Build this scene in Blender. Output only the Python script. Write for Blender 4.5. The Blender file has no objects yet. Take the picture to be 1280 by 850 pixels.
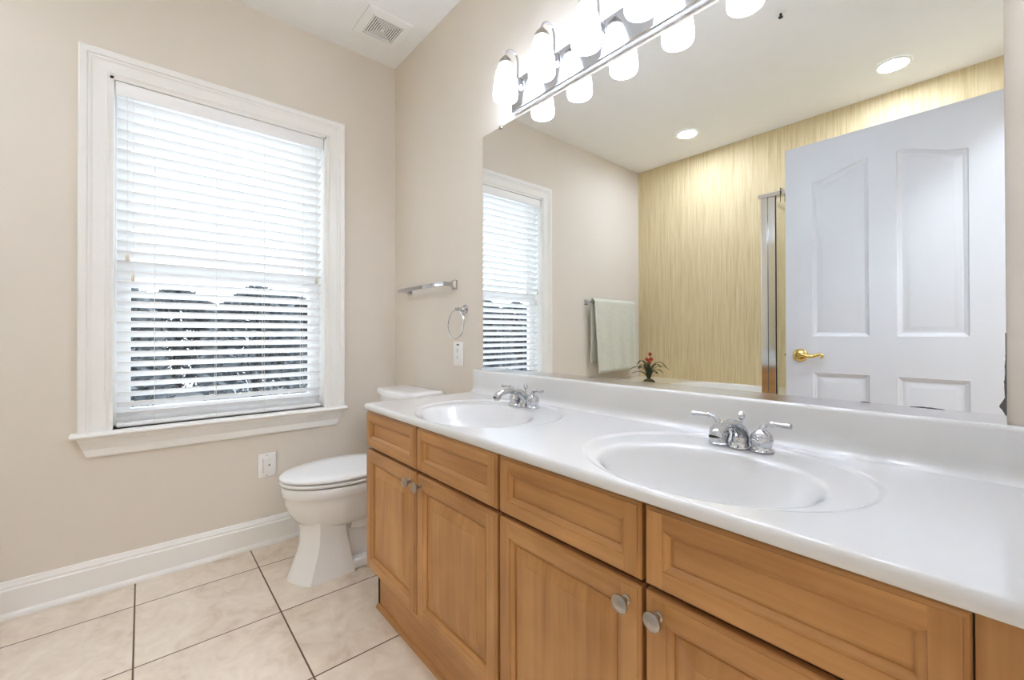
import bpy, bmesh, math, random
from mathutils import Vector, Matrix, noise
random.seed(4)
R = math.radians
pi = math.pi
SC = bpy.context.scene
COL = SC.collection

# ------------------------------------------------------------------ camera
cam = bpy.data.cameras.new('camera')
camo = bpy.data.objects.new('camera', cam)
COL.objects.link(camo)
SC.camera = camo
F, YAW, PITCH, ROLL, SY = 536.66, 0.7116, 0.0059, -0.0018, -10.86
fw = Vector((-math.cos(YAW) * math.cos(PITCH), math.sin(YAW) * math.cos(PITCH), math.sin(PITCH)))
r0 = Vector((math.sin(YAW), math.cos(YAW), 0))
u0 = r0.cross(fw)
rr = r0 * math.cos(ROLL) + u0 * math.sin(ROLL)
uu = -r0 * math.sin(ROLL) + u0 * math.cos(ROLL)
camo.matrix_world = Matrix(((rr.x, uu.x, -fw.x, 2.5094), (rr.y, uu.y, -fw.y, -1.1981),
                            (rr.z, uu.z, -fw.z, 1.0787), (0, 0, 0, 1)))
cam.sensor_width = 36.0
cam.lens = F / 1280 * 36
cam.shift_y = SY / 1280
cam.clip_start = 0.01

# ------------------------------------------------------------------ light and exposure
SKY = 2.7          # overcast sky
SHADE = 11.0        # lit glass shades of the vanity light
BULB = 11.0
DISC = 148.0        # recessed ceiling lights
HALL_FILL = 34.0        # fill light added in the hallway behind the open door
EXPOSURE = 0.42
SC.view_settings.view_transform = 'Standard'
SC.view_settings.look = 'None'
SC.view_settings.gamma = 1
SC.view_settings.use_curve_mapping = False
SC.view_settings.exposure = EXPOSURE
SC.cycles.use_denoising = True
SC.cycles.max_bounces = 14
SC.cycles.diffuse_bounces = 10
SC.cycles.glossy_bounces = 8
SC.cycles.transparent_max_bounces = 16
SC.cycles.sample_clamp_indirect = 20
SC.cycles.blur_glossy = 0.5

w = bpy.data.worlds.new('overcast_sky')
SC.world = w
w.use_nodes = True
wb = w.node_tree.nodes['Background']
wb.inputs[0].default_value = (0.92, 1.0, 1.10, 1)
wb.inputs[1].default_value = SKY


def portal():
    l = bpy.data.lights.new('window_portal', 'AREA')
    l.shape = 'RECTANGLE'
    l.size, l.size_y = 1.5, 0.9
    l.cycles.is_portal = True
    o = bpy.data.objects.new('window_portal', l)
    COL.objects.link(o)
    o.location = (-0.125, -0.86, 1.43)
    o.rotation_euler = (0, R(-90), 0)


portal()
hl = bpy.data.lights.new('hallway_fill_light', 'AREA')  # unseen area light, added to brighten the room through the doorway
hl.shape = 'DISK'
hl.size = 0.5
hl.energy = HALL_FILL
hl.color = (0.9, 1.0, 1.12)
hlo = bpy.data.objects.new('hallway_fill_light', hl)
COL.objects.link(hlo)
hlo.location = (3.35, -.62, 2.72)


# ------------------------------------------------------------------ materials
def lin(c):
    return tuple(((v / 255) / 12.92 if v / 255 <= .04045 else ((v / 255 + .055) / 1.055) ** 2.4) for v in c) + (1,)


def new_mat(name):
    m = bpy.data.materials.new(name)
    m.use_nodes = True
    nt = m.node_tree
    return m, nt, nt.nodes['Principled BSDF']


def N(nt, typ, **kw):
    n = nt.nodes.new(typ)
    for k, v in kw.items():
        if k in n.inputs:
            n.inputs[k].default_value = v
        else:
            setattr(n, k, v)
    return n


def plain(name, rgb, rough=.5, metal=0, spec=.5, coat=0, var=0.0, vscale=8, bump=0, bscale=200, rvar=0.0):
    """procedural paint / metal / ceramic: base colour with faint noise mottling and an optional fine bump"""
    m, nt, b = new_mat(name)
    b.inputs['Roughness'].default_value = rough
    b.inputs['Metallic'].default_value = metal
    b.inputs['Specular IOR Level'].default_value = spec
    b.inputs['Coat Weight'].default_value = coat
    b.inputs['Coat Roughness'].default_value = .08
    tc = N(nt, 'ShaderNodeTexCoord')
    c = lin(rgb)
    n = N(nt, 'ShaderNodeTexNoise', Scale=vscale, Detail=4.0)
    nt.links.new(tc.outputs['Object'], n.inputs['Vector'])
    rp = N(nt, 'ShaderNodeValToRGB')
    rp.color_ramp.elements[0].position = .3
    rp.color_ramp.elements[1].position = .7
    k0, k1 = 1 - var, 1 + var
    rp.color_ramp.elements[0].color = tuple(min(1, v * k0) for v in c[:3]) + (1,)
    rp.color_ramp.elements[1].color = tuple(min(1, v * k1) for v in c[:3]) + (1,)
    nt.links.new(n.outputs['Fac'], rp.inputs['Fac'])
    nt.links.new(rp.outputs['Color'], b.inputs['Base Color'])
    if bump:
        n2 = N(nt, 'ShaderNodeTexNoise', Scale=bscale, Detail=3.0)
        nt.links.new(tc.outputs['Object'], n2.inputs['Vector'])
        bp = N(nt, 'ShaderNodeBump', Strength=bump, Distance=.002)
        nt.links.new(n2.outputs['Fac'], bp.inputs['Height'])
        nt.links.new(bp.outputs['Normal'], b.inputs['Normal'])
    return m


def wood(name, vertical, dark=(156, 107, 58), light=(202, 152, 95)):
    m, nt, b = new_mat(name)
    tc = N(nt, 'ShaderNodeTexCoord')
    oi = N(nt, 'ShaderNodeObjectInfo')
    add = N(nt, 'ShaderNodeVectorMath', operation='ADD')
    mul = N(nt, 'ShaderNodeVectorMath', operation='SCALE')
    mul.inputs['Scale'].default_value = 7.0
    cmb = N(nt, 'ShaderNodeCombineXYZ')
    for i in range(3):
        nt.links.new(oi.outputs['Random'], cmb.inputs[i])
    nt.links.new(cmb.outputs[0], mul.inputs[0])
    nt.links.new(tc.outputs['Object'], add.inputs[0])
    nt.links.new(mul.outputs[0], add.inputs[1])

    def nz(sx, sz, detail, dist):
        mp = N(nt, 'ShaderNodeMapping')
        mp.inputs['Scale'].default_value = (sx, sx, sz) if vertical else (sz, sx, sx)
        nt.links.new(add.outputs[0], mp.inputs['Vector'])
        n = N(nt, 'ShaderNodeTexNoise', Scale=1.0, Detail=detail, Distortion=dist)
        nt.links.new(mp.outputs[0], n.inputs['Vector'])
        return n
    fine = nz(90, 3.0, 5, .4)
    broad = nz(14, 1.2, 4, 1.2)
    blot = nz(6, 4, 3, .3)
    a = N(nt, 'ShaderNodeMix', data_type='FLOAT')
    a.inputs[0].default_value = .62
    nt.links.new(fine.outputs['Fac'], a.inputs[2])
    nt.links.new(broad.outputs['Fac'], a.inputs[3])
    a2 = N(nt, 'ShaderNodeMix', data_type='FLOAT')
    a2.inputs[0].default_value = .4
    nt.links.new(a.outputs[0], a2.inputs[2])
    nt.links.new(blot.outputs['Fac'], a2.inputs[3])
    rp = N(nt, 'ShaderNodeValToRGB')
    rp.color_ramp.elements[0].position = .33
    rp.color_ramp.elements[0].color = lin(dark)
    rp.color_ramp.elements[1].position = .66
    rp.color_ramp.elements[1].color = lin(light)
    nt.links.new(a2.outputs[0], rp.inputs['Fac'])
    nt.links.new(rp.outputs['Color'], b.inputs['Base Color'])
    b.inputs['Roughness'].default_value = .38
    b.inputs['Specular IOR Level'].default_value = .4
    bp = N(nt, 'ShaderNodeBump', Strength=.06, Distance=.001)
    nt.links.new(fine.outputs['Fac'], bp.inputs['Height'])
    nt.links.new(bp.outputs['Normal'], b.inputs['Normal'])
    return m


def wallpaper(name):
    m, nt, b = new_mat(name)
    tc = N(nt, 'ShaderNodeTexCoord')
    vals = []
    for s, z, d in ((90, 2.6, 4), (34, 1.4, 3), (210, 6, 2)):
        mp = N(nt, 'ShaderNodeMapping')
        mp.inputs['Scale'].default_value = (s, s, z)
        nt.links.new(tc.outputs['Object'], mp.inputs['Vector'])
        n = N(nt, 'ShaderNodeTexNoise', Scale=1.0, Detail=float(d))
        nt.links.new(mp.outputs[0], n.inputs['Vector'])
        vals.append(n)
    a = N(nt, 'ShaderNodeMix', data_type='FLOAT')
    a.inputs[0].default_value = .35
    nt.links.new(vals[0].outputs['Fac'], a.inputs[2])
    nt.links.new(vals[1].outputs['Fac'], a.inputs[3])
    a2 = N(nt, 'ShaderNodeMix', data_type='FLOAT')
    a2.inputs[0].default_value = .25
    nt.links.new(a.outputs[0], a2.inputs[2])
    nt.links.new(vals[2].outputs['Fac'], a2.inputs[3])
    rp = N(nt, 'ShaderNodeValToRGB')
    e = rp.color_ramp.elements
    e[0].position = .34
    e[0].color = lin((192, 170, 127))
    e[1].position = .66
    e[1].color = lin((229, 212, 174))
    k = e.new(.48)
    k.color = lin((213, 194, 152))
    nt.links.new(a2.outputs[0], rp.inputs['Fac'])
    nt.links.new(rp.outputs['Color'], b.inputs['Base Color'])
    b.inputs['Roughness'].default_value = .75
    return m


def floor_tile(name):
    m, nt, b = new_mat(name)
    tc = N(nt, 'ShaderNodeTexCoord')
    sep = N(nt, 'ShaderNodeSeparateXYZ')
    nt.links.new(tc.outputs['Object'], sep.inputs[0])

    def math_(op, a, v=None, v2=None):
        n = N(nt, 'ShaderNodeMath', operation=op)
        if hasattr(a, 'is_linked') or hasattr(a, 'node'):
            nt.links.new(a, n.inputs[0])
        else:
            n.inputs[0].default_value = a
        if v is not None:
            if hasattr(v, 'node'):
                nt.links.new(v, n.inputs[1])
            else:
                n.inputs[1].default_value = v
        return n.outputs[0]

    def cell(o, off, pitch):
        t = math_('DIVIDE', math_('SUBTRACT', o, off), pitch)
        fl = math_('FLOOR', t)
        fr = math_('SUBTRACT', t, fl)
        d = math_('MULTIPLY', math_('MINIMUM', fr, math_('SUBTRACT', 1.0, fr)), pitch)
        return fl, d
    fx, dx = cell(sep.outputs[0], 0.234 - 4.2, .42)
    fy, dy = cell(sep.outputs[1], -.785 - 4.32, .432)
    d = math_('MINIMUM', dx, dy)
    g = N(nt, 'ShaderNodeMapRange', interpolation_type='SMOOTHSTEP')
    g.inputs['From Min'].default_value = .0016
    g.inputs['From Max'].default_value = .0036
    nt.links.new(d, g.inputs['Value'])
    cmb = N(nt, 'ShaderNodeCombineXYZ')
    nt.links.new(fx, cmb.inputs[0])
    nt.links.new(fy, cmb.inputs[1])
    wn = N(nt, 'ShaderNodeTexWhiteNoise')
    nt.links.new(cmb.outputs[0], wn.inputs['Vector'])
    sc_ = N(nt, 'ShaderNodeVectorMath', operation='SCALE')
    sc_.inputs['Scale'].default_value = 9.0
    nt.links.new(wn.outputs['Color'], sc_.inputs[0])
    ad = N(nt, 'ShaderNodeVectorMath', operation='ADD')
    nt.links.new(tc.outputs['Object'], ad.inputs[0])
    nt.links.new(sc_.outputs[0], ad.inputs[1])
    n1 = N(nt, 'ShaderNodeTexNoise', Scale=4.5, Detail=6.0, Distortion=1.3)
    nt.links.new(ad.outputs[0], n1.inputs['Vector'])
    n2 = N(nt, 'ShaderNodeTexNoise', Scale=11.0, Detail=8.0, Distortion=2.2)
    nt.links.new(ad.outputs[0], n2.inputs['Vector'])
    mx = N(nt, 'ShaderNodeMix', data_type='FLOAT')
    mx.inputs[0].default_value = .4
    nt.links.new(n1.outputs['Fac'], mx.inputs[2])
    nt.links.new(n2.outputs['Fac'], mx.inputs[3])
    rp = N(nt, 'ShaderNodeValToRGB')
    e = rp.color_ramp.elements
    e[0].position = .3
    e[0].color = lin((206, 187, 166))
    e[1].position = .62
    e[1].color = lin((236, 225, 210))
    k = e.new(.45)
    k.color = lin((224, 210, 193))
    nt.links.new(mx.outputs[0], rp.inputs['Fac'])
    cm = N(nt, 'ShaderNodeMix', data_type='RGBA')
    nt.links.new(g.outputs[0], cm.inputs[0])
    cm.inputs[6].default_value = lin((98, 78, 58))
    nt.links.new(rp.outputs['Color'], cm.inputs[7])
    nt.links.new(cm.outputs[2], b.inputs['Base Color'])
    b.inputs['Roughness'].default_value = .42
    b.inputs['Specular IOR Level'].default_value = .35
    bp = N(nt, 'ShaderNodeBump', Strength=.5, Distance=.002)
    nt.links.new(g.outputs[0], bp.inputs['Height'])
    nt.links.new(bp.outputs['Normal'], b.inputs['Normal'])
    return m


def emit(name, rgb, s):
    m, nt, b = new_mat(name)
    b.inputs['Base Color'].default_value = lin((250, 250, 250))
    b.inputs['Emission Color'].default_value = tuple(rgb) + (1,)
    b.inputs['Emission Strength'].default_value = s
    b.inputs['Roughness'].default_value = .35
    return m


def glass(name, tint=(.97, .985, .98), refl=.06):
    m = bpy.data.materials.new(name)
    m.use_nodes = True
    nt = m.node_tree
    nt.nodes.remove(nt.nodes['Principled BSDF'])
    out = [n for n in nt.nodes if n.type == 'OUTPUT_MATERIAL'][0]
    t = N(nt, 'ShaderNodeBsdfTransparent')
    t.inputs[0].default_value = tint + (1,)
    g = N(nt, 'ShaderNodeBsdfGlossy', Roughness=0.0)
    lw = N(nt, 'ShaderNodeFresnel', IOR=1.35)
    mx = N(nt, 'ShaderNodeMixShader')
    geo = N(nt, 'ShaderNodeNewGeometry')
    inv = N(nt, 'ShaderNodeMath', operation='SUBTRACT')
    inv.inputs[0].default_value = 1.0
    nt.links.new(geo.outputs['Backfacing'], inv.inputs[1])
    mu = N(nt, 'ShaderNodeMath', operation='MULTIPLY')
    nt.links.new(lw.outputs[0], mu.inputs[0])
    nt.links.new(inv.outputs[0], mu.inputs[1])
    nt.links.new(mu.outputs[0], mx.inputs[0])
    nt.links.new(t.outputs[0], mx.inputs[1])
    nt.links.new(g.outputs[0], mx.inputs[2])
    nt.links.new(mx.outputs[0], out.inputs['Surface'])
    return m


M = {}
M['wall'] = plain('beige_wall_paint', (223, 215, 204), .85, var=.012, vscale=3, bump=.05, bscale=120)
M['ceiling'] = plain('white_ceiling_paint', (240, 240, 239), .9, var=.01, bump=.35, bscale=70)
M['trim'] = plain('white_trim_paint', (240, 239, 236), .35, var=.006)
M['door'] = plain('white_door_paint', (199, 201, 205), .4, var=.006)
M['counter'] = plain('white_cultured_marble', (216, 215, 213), .13, coat=.4, var=.006, vscale=5)
M['ceramic'] = plain('white_glazed_ceramic', (238, 239, 240), .1, coat=.5, var=.004)
M['seat'] = plain('white_seat_plastic', (240, 241, 242), .22, var=.004)
M['plastic'] = plain('white_plate_plastic', (240, 240, 238), .35, var=.004)
M['dark'] = plain('dark_slot', (26, 26, 28), .6, var=.05)
M['grey'] = plain('grey_shadow_gap', (120, 120, 122), .6, var=.05)
M['chrome'] = plain('polished_chrome', (200, 202, 206), .05, metal=1, var=.01)
M['platechrome'] = plain('satin_chrome_plate', (205, 207, 212), .1, metal=1, var=.01)
M['nickel'] = plain('brushed_nickel', (178, 170, 160), .28, metal=1, var=.06, vscale=60)
M['alu'] = plain('polished_aluminium', (236, 238, 240), .1, metal=1, var=.02)
M['brass'] = plain('polished_brass', (212, 186, 112), .14, metal=1, var=.03)
M['silver'] = plain('mirror_silver', (244, 246, 246), .0, metal=1, var=.0)
M['worn'] = plain('corroded_mirror_backing', (92, 94, 92), .7, var=.25, vscale=90)
M['woodv'] = wood('maple_vertical_grain', True)
M['woodh'] = wood('maple_horizontal_grain', False)
M['woodshade'] = wood('maple_gap_shade', True, (72, 44, 23), (94, 60, 33))  # shade in the gaps between fronts is put into this wood colour
M['paper'] = wallpaper('streaked_straw_wallpaper')
M['tile'] = floor_tile('beige_floor_tile')
M['slat'] = plain('white_blind_slat', (244, 245, 246), .45, var=.003)
M['cord'] = plain('blind_cord', (226, 224, 216), .7, var=.02)
M['tassel'] = plain('ivory_tassel', (226, 220, 200), .5, var=.02)
M['vinyl'] = plain('white_window_vinyl', (238, 239, 240), .4, var=.004)
M['glass'] = glass('window_glass')
M['showerglass'] = glass('shower_glass', (.97, .975, .965))
M['shade'] = emit('lit_opal_glass', (0.88, 1.0, 1.22), SHADE)
M['bulb'] = emit('lit_bulb', (0.88, 1.0, 1.22), BULB)
M['disc'] = emit('lit_diffuser', (0.88, 1.0, 1.22), DISC)
M['towel'] = plain('sage_terry_cloth', (214, 215, 202), .95, var=.04, vscale=30, bump=.6, bscale=350)
M['leaf'] = plain('dark_strap_leaf', (62, 72, 36), .45, var=.3, vscale=20)
M['petal'] = plain('red_orange_petal', (182, 58, 34), .6, var=.25, vscale=60)
M['moss'] = plain('brown_moss', (104, 88, 66), .9, var=.3, vscale=60, bump=.6)
M['tub'] = plain('cream_tub_surround', (236, 226, 206), .2, coat=.3, var=.01)
M['tub_in'] = plain('white_tub_acrylic', (238, 236, 230), .15, coat=.3, var=.004)
M['hall'] = plain('hallway_paint', (226, 218, 206), .85, var=.01)
M['foliage'] = plain('evergreen_foliage', (104, 110, 114), .8, var=.4, vscale=6)
M['bark'] = plain('evergreen_bark', (74, 64, 56), .9, var=.3, vscale=20)
M['ground'] = plain('pale_concrete_ground', (205, 206, 208), .9, var=.05)


# ------------------------------------------------------------------ mesh helpers
class MB:
    def __init__(s):
        s.v, s.f, s.m = [], [], []

    def add(s, vs, fs, mi=0):
        n = len(s.v)
        s.v += [tuple(v) for v in vs]
        for f in fs:
            s.f.append(tuple(i + n for i in f))
            s.m.append(mi)
        return s

    def box(s, a, b, mi=0):
        x0, y0, z0 = (min(a[i], b[i]) for i in range(3))
        x1, y1, z1 = (max(a[i], b[i]) for i in range(3))
        v = [(x0, y0, z0), (x1, y0, z0), (x1, y1, z0), (x0, y1, z0), (x0, y0, z1), (x1, y0, z1), (x1, y1, z1), (x0, y1, z1)]
        return s.add(v, [(0, 3, 2, 1), (4, 5, 6, 7), (0, 1, 5, 4), (1, 2, 6, 5), (2, 3, 7, 6), (3, 0, 4, 7)], mi)

    def bbox(s, a, b, bev, mi=0, seg=2):
        """box with rounded edges"""
        bm = bmesh.new()
        bmesh.ops.create_cube(bm, size=1)
        for v in bm.verts:
            for i in range(3):
                v.co[i] = (a[i] + b[i]) / 2 + v.co[i] * abs(b[i] - a[i])
        bmesh.ops.bevel(bm, geom=list(bm.edges), offset=bev, segments=seg, affect='EDGES', profile=.5)
        bm.verts.index_update()
        s.add([v.co[:] for v in bm.verts], [[v.index for v in f.verts] for f in bm.faces], mi)
        bm.free()
        return s

    def loft(s, rings, closed=True, cap0=True, cap1=True, mi=0):
        n = len(rings[0])
        vs = [p for r in rings for p in r]
        fs = []
        for i in range(len(rings) - 1):
            for j in range(n if closed else n - 1):
                k = (j + 1) % n
                fs.append((i * n + j, i * n + k, (i + 1) * n + k, (i + 1) * n + j))
        if cap0:
            fs.append(tuple(reversed(range(n))))
        if cap1:
            fs.append(tuple((len(rings) - 1) * n + j for j in range(n)))
        return s.add(vs, fs, mi)

    def tube(s, pts, rad, n=12, mi=0, flat=1.0):
        pts = [Vector(p) for p in pts]
        if not hasattr(rad, '__len__'):
            rad = [rad] * len(pts)
        rings = []
        t0 = (pts[1] - pts[0]).normalized()
        up = Vector((0, 0, 1)) if abs(t0.z) < .9 else Vector((1, 0, 0))
        for i, p in enumerate(pts):
            t = (pts[min(i + 1, len(pts) - 1)] - pts[max(i - 1, 0)]).normalized()
            a = (up - t * up.dot(t)).normalized()
            up = a
            b = t.cross(a)
            rings.append([p + (a * math.cos(2 * pi * k / n) * flat + b * math.sin(2 * pi * k / n)) * rad[i] for k in range(n)])
        return s.loft(rings, mi=mi)

    def lathe(s, prof, org=(0, 0, 0), axis='z', n=32, mi=0, caps=True):
        o = Vector(org)
        rings = []
        for r, h in prof:
            ring = []
            for k in range(n):
                c, q = math.cos(2 * pi * k / n) * max(r, 1e-4), math.sin(2 * pi * k / n) * max(r, 1e-4)
                ring.append(o + (Vector((c, q, h)) if axis == 'z' else Vector((h, c, q)) if axis == 'x' else Vector((q, h, c))))
            rings.append(ring)
        return s.loft(rings, cap0=caps, cap1=caps, mi=mi)

    def build(s, name, mat, parent=None, smooth=False, angle=35, bevel=0):
        me = bpy.data.meshes.new(name)
        off = Vector((0, 0, 0))
        p = parent
        while p is not None:
            off += p.location
            p = p.parent
        me.from_pydata([tuple(Vector(v) - off) for v in s.v], [], s.f)
        mats = mat if isinstance(mat, (list, tuple)) else [mat]
        for m in mats:
            me.materials.append(m)
        for pl, mi in zip(me.polygons, s.m):
            pl.material_index = mi
        bm = bmesh.new()
        bm.from_mesh(me)
        bmesh.ops.recalc_face_normals(bm, faces=list(bm.faces))
        bm.to_mesh(me)
        bm.free()
        if smooth:
            me.shade_smooth()
            me.set_sharp_from_angle(angle=R(angle))
        o = bpy.data.objects.new(name, me)
        COL.objects.link(o)
        if parent is not None:
            o.parent = parent
        if bevel:
            md = o.modifiers.new('bevel', 'BEVEL')
            md.width = bevel
            md.segments = 2
            md.limit_method = 'ANGLE'
        return o


def bez(pts, n=8):
    """Catmull-Rom through pts"""
    P = [Vector(p) for p in pts]
    P = [P[0] * 2 - P[1]] + P + [P[-1] * 2 - P[-2]]
    out = []
    for i in range(1, len(P) - 2):
        for k in range(n):
            t = k / n
            a, b, c, d = P[i - 1:i + 3]
            out.append(.5 * ((2 * b) + (c - a) * t + (2 * a - 5 * b + 4 * c - d) * t * t + (3 * b - a - 3 * c + d) * t ** 3))
    out.append(P[-2])
    return out


def tag(o, label, cat, group=None, kind=None):
    o['label'] = label
    o['category'] = cat
    if group:
        o['group'] = group
    if kind:
        o['kind'] = kind
    return o


def thing(name, label, cat, loc, group=None):
    o = bpy.data.objects.new(name, None)
    o.empty_display_size = .1
    COL.objects.link(o)
    o.location = loc
    return tag(o, label, cat, group)


def struct(name, mb, mat, label, cat, parent=None, **kw):
    o = mb.build(name, mat, parent, **kw)
    o['kind'] = 'structure'
    return tag(o, label, cat)


def copy_tree(o, parent=None):
    c = o.copy()
    COL.objects.link(c)
    c.parent = parent
    for ch in list(o.children):
        copy_tree(ch, c)
    return c


H = 2.74
XR = 2.56
YB = -2.71

# ------------------------------------------------------------------ room shell
b = MB(); b.box((-.16, YB - .12, -.1), (XR + 1.6, .12, 0))
struct('floor', b, M['tile'], 'beige stone-look tile floor with dark grout lines', 'floor')
b = MB(); b.box((-.16, YB - .12, H), (XR + 1.6, .12, H + .1))
struct('ceiling', b, M['ceiling'], 'white painted ceiling above the whole room', 'ceiling')
b = MB(); b.box((-.16, 0, 0), (XR + 1.6, .12, H))
struct('wall_right', b, M['wall'], 'beige wall carrying the long mirror and the vanity', 'wall')
# window wall with opening y -1.303..-.416, z .70..2.19
WY0, WY1, WZ0, WZ1 = -1.303, -.414, .672, 2.185
b = MB()
b.box((-.16, YB - .12, 0), (0, WY0, H)); b.box((-.16, WY1, 0), (0, 0, H))
b.box((-.16, WY0, 0), (0, WY1, WZ0)); b.box((-.16, WY0, WZ1), (0, WY1, H))
struct('wall_back', b, M['wall'], 'beige wall around the window', 'wall')
b = MB(); b.box((-.16, YB - .12, 0), (XR + 1.6, YB, H))
struct('wall_left', b, M['paper'], 'wall with streaked straw coloured wallpaper, seen in the mirror', 'wall')
DY0, DY1 = -1.400, -.60
b = MB()
b.box((XR, YB, 0), (XR + .1, DY0, H)); b.box((XR, DY1, 0), (XR + .1, 0, H)); b.box((XR, DY0, 2.06), (XR + .1, DY1, H))
struct('wall_front', b, M['wall'], 'beige wall with the doorway, behind the camera', 'wall')
b = MB(); b.box((XR + 1.5, YB, 0), (XR + 1.6, 0, H))
struct('wall_hallway', b, M['hall'], 'pale hallway wall beyond the doorway', 'wall')


# baseboards: profile (depth, z) swept
def baseboard(name, axis, a, c, label):
    prof = [(0, 0), (.017, 0), (.017, .105), (.013, .110), (.013, .118), (.009, .126), (.006, .135), (0, .137)]
    shoe = [(0, 0), (.030, 0), (.030, .008), (.026, .016), (.017, .021), (0, .021)]
    mb = MB()
    for pr in (prof, shoe):
        rings = []
        for t in (a, c):
            if axis == 'y':
                rings.append([(d, t, z) for d, z in pr])
            elif axis == 'yr':
                rings.append([(XR - d, t, z) for d, z in pr])
            elif axis == 'x0':
                rings.append([(t, -d, z) for d, z in pr])
            else:
                rings.append([(t, YB + d, z) for d, z in pr])
        mb.loft(rings)
    return struct(name, mb, M['trim'], label, 'baseboard', smooth=True, angle=25)


baseboard('baseboard_back', 'y', YB + .97, 0, 'white moulded baseboard under the window')
baseboard('baseboard_right', 'x0', 0.03, .86, 'white baseboard behind the toilet')
baseboard('baseboard_left', 'xl', 1.5, XR, 'white baseboard along the papered wall')
b = MB()
for (p, q) in (((XR - .012, DY0 - .09, 0), (XR + .11, DY0, 2.06)), ((XR - .008, DY1, 0), (XR + .11, DY1 + .05, 2.06)),
               ((XR - .012, DY0 - .09, 2.06), (XR + .11, DY1 + .05, 2.15))):
    b.box(p, q)
struct('trim_1', b, M['trim'], 'white door casing of the doorway behind the camera', 'trim')

# ------------------------------------------------------------------ window
win = bpy.data.objects.new('window_1', None)
COL.objects.link(win); win.location = (0, -.86, .672)
tag(win, 'white double-hung window with wide moulded casing and stool', 'window', kind='structure')


def casing():
    # profile across the width: (distance outwards from opening, depth)
    pr = [(0, 0), (0, .014), (.010, .018), (.016, .013), (.052, .016), (.060, .021), (.066, .021), (.070, .027), (.090, .030), (.095, .026), (.095, 0)]
    z0 = WZ0
    path = [(WY0, z0, -1, 0), (WY0, WZ1, -1, 1), (WY1, WZ1, 1, 1), (WY1, z0, 1, 0)]
    rings = []
    for y, z, sy, sz in path:
        rings.append([(d, y + sy * o, z + sz * o) for o, d in pr])
    mb = MB(); mb.loft(rings)
    return mb


casing().build('casing', M['trim'], win, smooth=True, angle=25)
b = MB()
b.box((-.16, WY0 - .001, WZ0), (.012, WY0 + .012, WZ1)); b.box((-.16, WY1 - .012, WZ0), (.012, WY1 + .001, WZ1))
b.box((-.16, WY0, WZ1 - .012), (.012, WY1, WZ1 + .001))
b.build('jamb', M['trim'], win)
# stool (sill) and apron
pr = [(-.13, .652), (.045, .652), (.052, .656), (.055, .662), (.052, .668), (.045, .672), (-.13, .672)]
b = MB(); b.loft([[(d, y, z) for d, z in pr] for y in (-1.418, -.312)])
b.build('sill', M['trim'], win, smooth=True, angle=30)
pa = [(0, .565), (.010, .565), (.014, .572), (.016, .600), (.020, .606), (.030, .632), (.036, .640), (.036, .652), (0, .652)]
b = MB()
rings = []
for y, s in ((-1.400, 1), (-.330, -1)):
    rings.append([(d, y + s * (.03 * (1 - (z - .565) / .087)), z) for d, z in pa])
b.loft(rings)
b.build('apron', M['trim'], win, smooth=True, angle=25)
# sashes
GY0, GY1 = -1.237, -.507


def sash(name, x0, x1, z0, z1, y0, y1, st, bot, top):
    mb = MB()
    mb.box((x0, y0, z0), (x1, y0 + st, z1)); mb.box((x0, y1 - st, z0), (x1, y1, z1))
    mb.box((x0, y0 + st, z0), (x1, y1 - st, z0 + bot)); mb.box((x0, y0 + st, z1 - top), (x1, y1 - st, z1))
    o = mb.build(name, M['vinyl'], win, bevel=.003)
    g = MB(); g.box(((x0 + x1) / 2 - .002, y0 + st - .002, z0 + bot - .002), ((x0 + x1) / 2 + .002, y1 - st + .002, z1 - top + .002))
    g.build('pane', M['glass'], o)
    return o


sash('lower_sash', -.112, -.082, WZ0, 1.40, WY0 + .012, WY1 - .012, .055, .075, .04)
sash('upper_sash', -.146, -.114, 1.36, WZ1 - .012, WY0 + .012, WY1 - .012, .055, .04, .05)
b = MB(); b.bbox((-.082, -.90, 1.372), (-.066, -.83, 1.392), .004)
b.build('sash_lock', M['vinyl'], win)

# ------------------------------------------------------------------ window blind
bl = thing('window_blind', 'white horizontal slat blind with valance hanging in the window frame', 'blind', (-.03, -.86, .69))
BY0, BY1 = WY0 + .016, WY1 - .016
b = MB(); b.bbox((-.012, BY0, 2.112), (.004, BY1, 2.172), .004)
b.build('valance', M['slat'], bl, smooth=True)
b = MB(); b.box((-.068, BY0 + .004, 2.13), (-.016, BY1 - .004, 2.168))
b.build('head_rail', M['slat'], bl)
PITCH_S = .0441
zt = 2.095
zb = .703
nsl = int((zt - zb) / PITCH_S) + 1
sl0 = None
TILT = R(-30)
XC = -.038
for i in range(nsl):
    z = zt - i * PITCH_S
    if i == 0:
        mb = MB()
        rings = []
        for y in (BY0 + .006, BY1 - .006):
            ring = []
            for sgn in (1, -1):
                for k in range(7):
                    t = -1 + 2 * k / 6
                    t *= sgn
                    px = t * .025
                    pz = .0022 * (1 - t * t) + sgn * .0014
                    c, s_ = math.cos(TILT), math.sin(TILT)
                    ring.append((XC + px * c + pz * s_, y, z - px * s_ + pz * c))
            rings.append(ring)
        mb.loft(rings)
        sl0 = mb.build('slat', M['slat'], bl, smooth=True, angle=50)
    else:
        c = sl0.copy(); COL.objects.link(c); c.location = (0, 0, z - zt)
b = MB(); b.bbox((XC - .024, BY0 + .006, .6745), (XC + .024, BY1 - .006, .6905), .004)
b.build('bottom_rail', M['slat'], bl, smooth=True)
for k, t in enumerate((.155, .425, .665, .88)):
    y = BY0 + t * (BY1 - BY0)
    for dx in (-.024, .026):
        b = MB(); b.tube([(XC + dx, y, 2.13), (XC + dx, y, .680)], .0009, n=6)
        b.build('ladder_cord', M['cord'], bl)
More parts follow.
